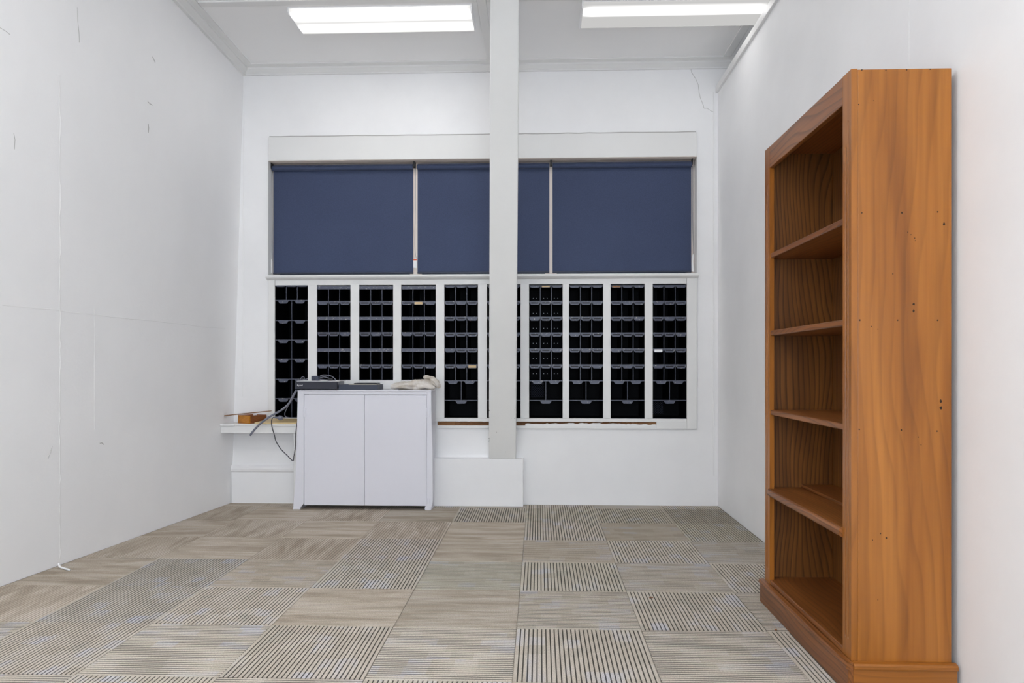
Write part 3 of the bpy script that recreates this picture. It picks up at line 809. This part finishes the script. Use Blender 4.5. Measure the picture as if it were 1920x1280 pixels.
fold_tube([cp(775, 724, 5.42), cp(783, 719, 5.41), cp(795, 721, 5.40), cp(806, 725, 5.41), cp(815, 727, 5.42)], [(.008, .004), (.02, .022), (.022, .020), (.02, .018), (.012, .010)], 21, 4, 24)
fold_tube([cp(808, 712, 5.47), cp(815, 718, 5.47), cp(822, 723, 5.47), cp(824, 727, 5.47)], [(.02, .012), (.03, .022), (.026, .02), (.012, .01)], 31, 5, 24)
cloth = obj('cloth', bm, M_cloth, None, smooth=True)
tag(cloth, 'crumpled off-white cloth lying on the right end of the cabinet', 'cloth')

# ------------------------------------------------------------------ things on the left shelf, cords
zt0 = zsh + .0005
def yawed(bm, cx, cy, a, tilt=0.0, tx=(0, 1, 0)):
    R = Matrix.Translation((cx, cy, zt0)) @ Matrix.Rotation(a, 4, 'Z') @ Matrix.Rotation(tilt, 4, tx)
    for v in bm.verts: v.co = R @ v.co
    return bm
pc = at(467, 792, YS + .03)
dr = thing('wooden_tray', 'small orange-brown wooden tray lying on the left shelf', 'tray', (pc.x - .02, pc.y + .06, zt0))
A_ = math.radians(-33)
def trp(name, m, *a):
    bm = NB(); box(bm, *a); yawed(bm, pc.x, pc.y, A_); return obj(name, bm, m, dr, bevel=.001)
W_, L_, H_ = .140, .155, .061
trp('front_end', W_org, -W_, 0, 0, .012, 0, H_)
trp('long_side', W_brn, -.010, 0, .0122, L_, 0, H_); trp('long_side', W_brn, -W_, -W_ + .010, .0122, L_, 0, H_)
trp('back_end', W_brn, -W_ + .0102, -.0102, L_ - .01, L_, 0, H_)
trp('tray_bottom', W_brn, -W_ + .0102, -.0102, .0122, L_ - .0102, .004, .010)
# slat across the tray
sa, sb = at(418, 780.5, YS + .07), at(508, 771.5, YS + .11)
bm = NB(); d = (sb - sa); Ls = d.length
box(bm, 0, Ls, -.02, .02, -.003, .003)
Mx = Matrix.Translation(sa) @ d.to_track_quat('X', 'Z').to_matrix().to_4x4()
for v in bm.verts: v.co = Mx @ v.co
lift = (zt0 + H_ + .0015) - min((Mx @ Vector((Ls * .24, 0, -.003))).z, 9) 
for v in bm.verts: v.co.z += max(0.0, min(lift, .02))
slat = obj('thin_board', bm, W_raw, None); tag(slat, 'thin brown strip of board lying across the orange-brown tray', 'board')
bm = NB(); px0, px1 = X(471, YS + .01), X(556, YS + .01)
prism(bm, [(YS - .004, zt0 + .001), (YS - .004, zt0 + .013), (YB - .04, zt0 + .030), (YB - .04, zt0 + .018)], px0 + .03, px1 + .01, 'x')
v0 = min(v.co.x for v in bm.verts)
for v in bm.verts:
    if v.co.x == v0 and v.co.y > 5.5: v.co.x += .06
plank = obj('plywood_board', bm, W_ply, None, bevel=.001); tag(plank, 'pale plywood board on the left shelf, under the plug', 'board')

cab_ = tube('thick_cable', [at(*q) for q in ((556, 731.5, 5.351), (553.5, 735.5, 5.351), (549.5, 742, 5.355), (541, 757, 5.365), (527, 769, 5.36), (510, 778.5, 5.36), (494, 789, 5.36), (482, 800, 5.362), (474, 809, 5.366), (469, 816, 5.37))], .0078, M_grey, None, 10)
tag(cab_, 'thick grey cable curving down from the media box past the shelf', 'cable')
c2 = tube('thin_cable', [at(*q) for q in ((554, 735, 5.40), (549, 747, 5.42), (542, 758, 5.44), (536, 769, 5.46), (534, 776, 5.47), (536, 781, 5.475), (541, 782.6, 5.48))], .0032, M_grey, None, 8)
tag(c2, 'thin grey cable hanging behind the thick one, down to the board', 'cable')
plg = thing('power_plug', 'grey power plug on the plywood board, its black cord looping down', 'plug', at(526, 785, YS))
bm = NB(); a, b = at(512, 782.2, YS), at(523, 783, YS); cyl(bm, a, b, .005, 12, .009); obj('strain_relief', bm, M_grey, plg, smooth=False)
bm = NB(); a, b = at(522.5, 783, YS), at(529.5, 783.2, YS); cyl(bm, a, b, .0175, 16, .0165); obj('plug_body', bm, M_grey, plg, bevel=.003)
bm = NB(); q = at(529.5, 783.2, YS)
for dy in (-.006, .006): box(bm, q.x, q.x + .016, q.y + dy - .001, q.y + dy + .001, q.z - .004, q.z + .004)
obj('pins', bm, M_metal, plg)
tube('cord', [at(*q) for q in ((513, 782.2, YS), (510.5, 784.5, YS - .012), (509, 790, YS - .02), (510, 800, YS - .022), (514, 814, YS - .02), (518, 828, YS - .018), (527, 842, YS - .018), (538, 853, YS - .02), (549, 863.5, YS - .02), (551, 855, YS - .02), (554, 836, YS - .02), (553.6, 822, YS - .02), (555, 808, YS - .02), (557, 792, YS - .015))], .0033, M_cord, plg, 8)
w = tube('cable_stub', [atz(110.5, 1056, .02), atz(111, 1060, .012), atz(114, 1063, .009), atz(121, 1065.5, .007), atz(130, 1068, .007)], .0052, M_white, None, 10)
tag(w, 'short white cable end poking out at the foot of the left wall', 'cable')

# ------------------------------------------------------------------ bookcase
BX0, BX1, BY0, BY1, BH = 1.022, 1.343, 2.43, 3.345, 2.04
bc = thing('bookcase', 'tall stained pine bookcase with five open shelves against the right wall', 'bookcase', ((BX0 + BX1) / 2, (BY0 + BY1) / 2, 0))
FT = .020
bx('side_panel', W_z, bc, BX0 + FT + .0005, BX1, BY0, BY0 + .02, .095, BH - .002, bevel=.002)
si = bx('side_panel', W_z, bc, BX0 + FT + .0005, BX1, BY1 - .02, BY1, .095, BH - .002, bevel=.002)
bx('inner_lining', W_in, bc, BX0 + FT + .001, BX1 - .03, BY1 - .0245, BY1 - .0205, .1005, BH - .022)
bx('inner_lining', W_in, bc, BX0 + FT + .001, BX1 - .03, BY0 + .0205, BY0 + .0245, .1005, BH - .022)
bx('top_board', W_y, bc, BX0 + FT + .0005, BX1 - .001, BY0 + .0205, BY1 - .0205, BH - .022, BH - .004)
for k in range(4):                                              # back boards
    w_ = (BY1 - BY0 - .05) / 4; y = BY0 + .025 + w_ * k
    bx('back_board', W_in, bc, BX1 - .029, BX1 - .018, y + .0006, y + w_ - .0006, .1005, BH - .023, bevel=.001)
def stile(y0, y1):
    """fluted face-frame upright: two round-ended grooves cut in its front"""
    bm = NB(); w_ = y1 - y0; zs_ = [.104, .16, BH - .24, BH]
    gs = [(y0 + w_ * .36, BH - .16), (y0 + w_ * .66, BH - .24)]
    # strips between grooves
    ys = [y0]
    for gy, gz in gs: ys += [gy - .004, gy - .0015, gy + .0015, gy + .004]
    ys.append(y1)
    zz = [.104, .165, .172, BH - .245, BH - .24, BH - .165, BH - .16, BH]
    grid = []
    for z in zz:
        row = []
        for i, y in enumerate(ys):
            dep = 0.0
            if 1 <= i <= 8:
                gi = (i - 1) // 4; inn = (i - 1) % 4 in (1, 2)
                if inn and .17 < z < gs[gi][1] - .002: dep = .006
            row.append(bm.verts.new((BX0 + dep, y, z)))
        grid.append(row)
    for a in range(len(zz) - 1):
        for b in range(len(ys) - 1): bm.faces.new((grid[a][b], grid[a + 1][b], grid[a + 1][b + 1], grid[a][b + 1]))
    back = [bm.verts.new((BX0 + FT, y, z)) for y, z in ((y0, .104), (y0, BH), (y1, BH), (y1, .104))]
    bm.faces.new(back)
    bm.faces.new([r[0] for r in grid] + [back[1], back[0]]); bm.faces.new([r[-1] for r in grid][::-1] + [back[3], back[2]])
    bm.faces.new(grid[0] + [back[3], back[0]]); bm.faces.new(grid[-1][::-1] + [back[1], back[2]])
    return obj('face_stile', bm, W_z, bc)
SW = .068
stile(BY0, BY0 + SW); stile(BY1 - SW, BY1)
bx('top_rail', W_y, bc, BX0, BX0 + FT, BY0 + SW + .0005, BY1 - SW - .0005, BH - .095, BH, bevel=.002)
for zt_, th, bull in ((1.567, .021, 0), (1.225, .022, 0), (.873, .021, 0), (.525, .036, 1), (.122, .022, 0)):
    xf = BX0 + .004 if not bull else BX0 - .012
    if zt_ < .2: xf = BX0 + .002
    bm = NB()
    if bull:
        pr = [(BX1 - .030, zt_), (xf + .008, zt_), (xf + .002, zt_ - .004), (xf, zt_ - .011), (xf, zt_ - .022), (xf + .004, zt_ - .029), (BX0 + .003, zt_ - .036), (BX1 - .030, zt_ - .036)]
    else:
        pr = [(BX1 - .030, zt_), (xf + .003, zt_), (xf, zt_ - .003), (xf, zt_ - th + .003), (xf + .003, zt_ - th), (BX1 - .030, zt_ - th)]
    prism(bm, pr, BY0 + SW + .001 if True else 0, BY1 - SW - .001)
    # behind the face frame the board runs on to the side panels
    box(bm, BX0 + FT + .002, BX1 - .030, BY0 + .025, BY0 + SW + .001, zt_ - th, zt_); box(bm, BX0 + FT + .002, BX1 - .030, BY1 - SW - .001, BY1 - .025, zt_ - th, zt_)
    o = obj('shelf', bm, W_y, bc)
    if bull:
        bx('rear_ledge', W_y, o, BX0 + .15, BX1 - .031, BY0 + .026, BY1 - .026, zt_ + .0004, zt_ + .014, bevel=.003)
# base with a rounded top moulding
bm = NB(); e = .017
box(bm, BX0 - e, BX0 - .0005, BY0 - e, BY1 + e, 0, .082)
obj('base_board', bm, W_y, bc, bevel=.001)
bm = NB(); box(bm, BX0, BX1 + .01, BY0 - e, BY0 - .0005, 0, .082); obj('base_board', bm, W_x, bc, bevel=.001)
bm = NB(); box(bm, BX0, BX1 + .01, BY1 + .0005, BY1 + e, 0, .082); obj('base_board', bm, W_x, bc, bevel=.001)
def mould(name, axis, a0, a1, m, out, base):
    s = 1 if out > 0 else -1
    pr = [(base, .0822), (base + s * (e + .003), .0822), (base + s * (e + .006), .087), (base + s * (e + .006), .095), (base + s * (e + .001), .101), (base + s * .006, .1035), (base, .1035)]
    bm = NB(); prism(bm, pr, a0, a1, axis); return obj(name, bm, m, bc)
mould('base_moulding', 'y', BY0 - e, BY1 + e, W_y, -1, BX0 - .0006)
mould('base_moulding', 'x', BX0, BX1 + .01, W_x, -1, BY0 - .0006)
bx('bottom_fill', W_y, bc, BX0 + .0005, BX0 + FT, BY0 + SW + .001, BY1 - SW - .001, .083, .0995)
# nail holes and dents in the visible side
bm = NB()
for px, py, s in ((1616, 131, 1.3), (1661, 132, 1.1), (1700, 131, 1.1), (1744, 130, 1.0), (1616, 399, 1.3), (1691, 399, 1.6), (1758, 397, 1.4), (1702, 435, .9), (1708, 440, .9), (1715, 446, 1.0), (1716, 451, .9), (1610, 196, 1.2), (1638, 189, .8),
                  (1612, 600, 1.5), (1683, 600, 1.3), (1758, 600, 1.6), (1634, 612, .9), (1646, 617, .9), (1611, 805, 1.3), (1690, 806, 1.5), (1757, 808, 1.4), (1727, 834, .9), (1722, 819, .8), (1651, 1000, 1.1), (1662, 1008, 1.5), (1636, 1012, 1.0), (1646, 1124, .9), (1674, 513, 1.1), (1770, 420, 2.2), (1764, 752, 2.4), (1764, 764, 2.6), (1713, 570, 2.2), (1713, 583, 2.0)):
    q = at(px, py, BY0); r = s * .0017; m = 7
    vs = [bm.verts.new((q.x + r * math.cos(6.283 * k / m), BY0 - .0006, q.z + r * random.uniform(.8, 1.7) * math.sin(6.283 * k / m))) for k in range(m)]
    bm.faces.new(vs); vb = [bm.verts.new((v.co.x, BY0 + .002, v.co.z)) for v in vs]
    for k in range(m): bm.faces.new((vs[k], vs[(k + 1) % m], vb[(k + 1) % m], vb[k]))
obj('nail_holes', bm, mat('nail_hole_dark', S(52, 34, 20), .8), bc)

# ------------------------------------------------------------------ ceiling lamps
def lamp(x0, y0, label, dm, ln=1.2, wd=.315):
    t = thing('ceiling_lamp', label, 'lamp', (x0 + ln / 2, y0 + wd / 2, ZC - .045), 'fluorescent ceiling lamps')
    bx('housing', M_lampm, t, x0, x0 + ln, y0, y0 + wd, ZC - .012, ZC, bevel=.002)
    bm = NB()
    pr = [(y0 + .004, ZC - .0125), (y0 + .002, ZC - .030), (y0 + .016, ZC - .043), (y0 + wd / 2 - .02, ZC - .045), (y0 + wd / 2, ZC - .041), (y0 + wd / 2 + .02, ZC - .045), (y0 + wd - .016, ZC - .043), (y0 + wd - .002, ZC - .030), (y0 + wd - .004, ZC - .0125)]
    prism(bm, pr, x0 + .009, x0 + ln - .009, 'x'); obj('diffuser', bm, dm, t)
    for xx in (x0, x0 + ln - .0085):
        bm = NB(); prism(bm, [(y0, ZC - .0122), (y0, ZC - .034), (y0 + .015, ZC - .047), (y0 + wd - .015, ZC - .047), (y0 + wd, ZC - .034), (y0 + wd, ZC - .0122)], xx, xx + .0085, 'x')
        obj('end_cap', bm, M_lampm, t, bevel=.001)
    return t
yl = atz(700, 21, ZC - .04).y
lamp(atz(536, 20, ZC - .04).x, yl, 'left fluorescent ceiling lamp with two lit tubes behind its lens', M_lamp_two)
lamp(atz(1092, 6, ZC - .04).x, atz(1240, 9, ZC - .04).y, 'right fluorescent ceiling lamp, one lit tube, partly behind the wall cap', M_lamp_one)
for x, y, lb in ((-1.95, 1.6, 'over the middle of the room, nearest to the viewer'), (-1.95, -.9, 'behind the viewer, by the left wall'), (-.35, -.9, 'behind the viewer, by the partition')):  # out-of-view lamps added to brighten the walls and floor
    lamp(x, y, 'added fluorescent fill lamp ' + lb, M_lamp_fill)

# ------------------------------------------------------------------ age of the walls
def wlp(px, py):
    """point of the left wall seen along a ray"""
    d = Vector(ray(px, py)); o = Vector((0, 0, CH)); lo_, hi = .5, 12.0
    for _ in range(50):
        m = (lo_ + hi) / 2; q = o + d * m
        if q.x > wl(q.y, q.z): lo_ = m
        else: hi = m
    return o + d * lo_
def crackl(name, pts, w_, m): return ribbon(name, [wlp(*q) for q in pts], w_, (1, 0, .03), m, wall_left)
rr = random.Random(4)
crackl('plaster_joint', [(113 + rr.uniform(-1.6, 1.6), y) for y in range(140, 1060, 14)], .010, M_seam)
crackl('plaster_joint', [(178 + rr.uniform(-1, 1), y) for y in range(580, 830, 25)], .006, M_seam)
crackl('plaster_joint', [(x, 570 + x * .11 + rr.uniform(-.8, .8)) for x in range(4, 430, 22)], .006, M_seam)
crackl('hairline_crack', [(145, 14), (146, 40), (148, 60), (149, 80)], .003, M_crack)
crackl('hairline_crack', [(286, 106), (289, 112), (291, 117)], .005, M_crack)
crackl('hairline_crack', [(278, 232), (279, 240), (278, 249)], .007, M_crack)
crackl('hairline_crack', [(277, 190), (281, 194), (286, 197)], .004, M_crack)
crackl('hairline_crack', [(187, 831), (191, 830), (195, 833)], .006, M_crack)
crackl('hairline_crack', [(26, 250), (28, 262), (27, 280)], .004, M_crack)
crackl('hairline_crack', [(0, 52), (10, 58), (19, 65)], .003, M_crack)
crackl('hairline_crack', [(90, 860), (95, 848), (98, 836)], .003, M_crack)
ribbon('hairline_crack', [at(x, y, YB) for x, y in ((1291, 117), (1295, 127), (1297, 136), (1304, 147), (1309, 158), (1311, 175), (1314, 186), (1319, 198), (1320, 203), (1326, 203), (1333, 208), (1339, 210))], .0042, (0, -1, 0), M_crack, wall_back)
ribbon('cornice_gap', [at(x, 125.5 - (x - 480) * .0115 + rr.uniform(-.4, .4), YB - .018) for x in range(480, 1300, 20)], .004, (0, -1, 0), M_crack, ceiling)
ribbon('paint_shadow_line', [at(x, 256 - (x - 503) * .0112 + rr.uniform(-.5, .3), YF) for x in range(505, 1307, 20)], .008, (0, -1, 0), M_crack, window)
ribbon('corner_strip', [at(1338.5, y, YB) for y in range(172, 940, 60)], .012, (0, -1, 0), M_seam, wall_back, .004)
ribbon('corner_strip', [at(457 - (y - 130) * .003 + rr.uniform(-1, 1), y, YB) for y in range(136, 760, 16)], .006, (0, -1, 0), M_seam, wall_back, .002)

# two dry scraps on the carpet
for px, py, a, lb in ((1221, 1121, .4, 'tiny dry brown leaf scrap on a striped carpet tile'), (1455, 1181, 1.2, 'tiny dry brown leaf scrap near the foot of the bookcase')):
    q = atz(px, py, .001); bm = NB(); m = 7
    top = [bm.verts.new((q.x + .011 * math.cos(6.283 * k / m) * math.cos(a) - .004 * math.sin(6.283 * k / m) * math.sin(a), q.y + .011 * math.cos(6.283 * k / m) * math.sin(a) + .004 * math.sin(6.283 * k / m) * math.cos(a), .003 + .003 * (k % 2))) for k in range(m)]
    bot = [bm.verts.new((v.co.x, v.co.y, v.co.z - .002)) for v in top]
    bm.faces.new(top); bm.faces.new(bot[::-1])
    for k in range(m): bm.faces.new((top[k], bot[k], bot[(k + 1) % m], top[(k + 1) % m]))
    tag(obj('leaf_scrap', bm, W_brn), lb, 'debris')
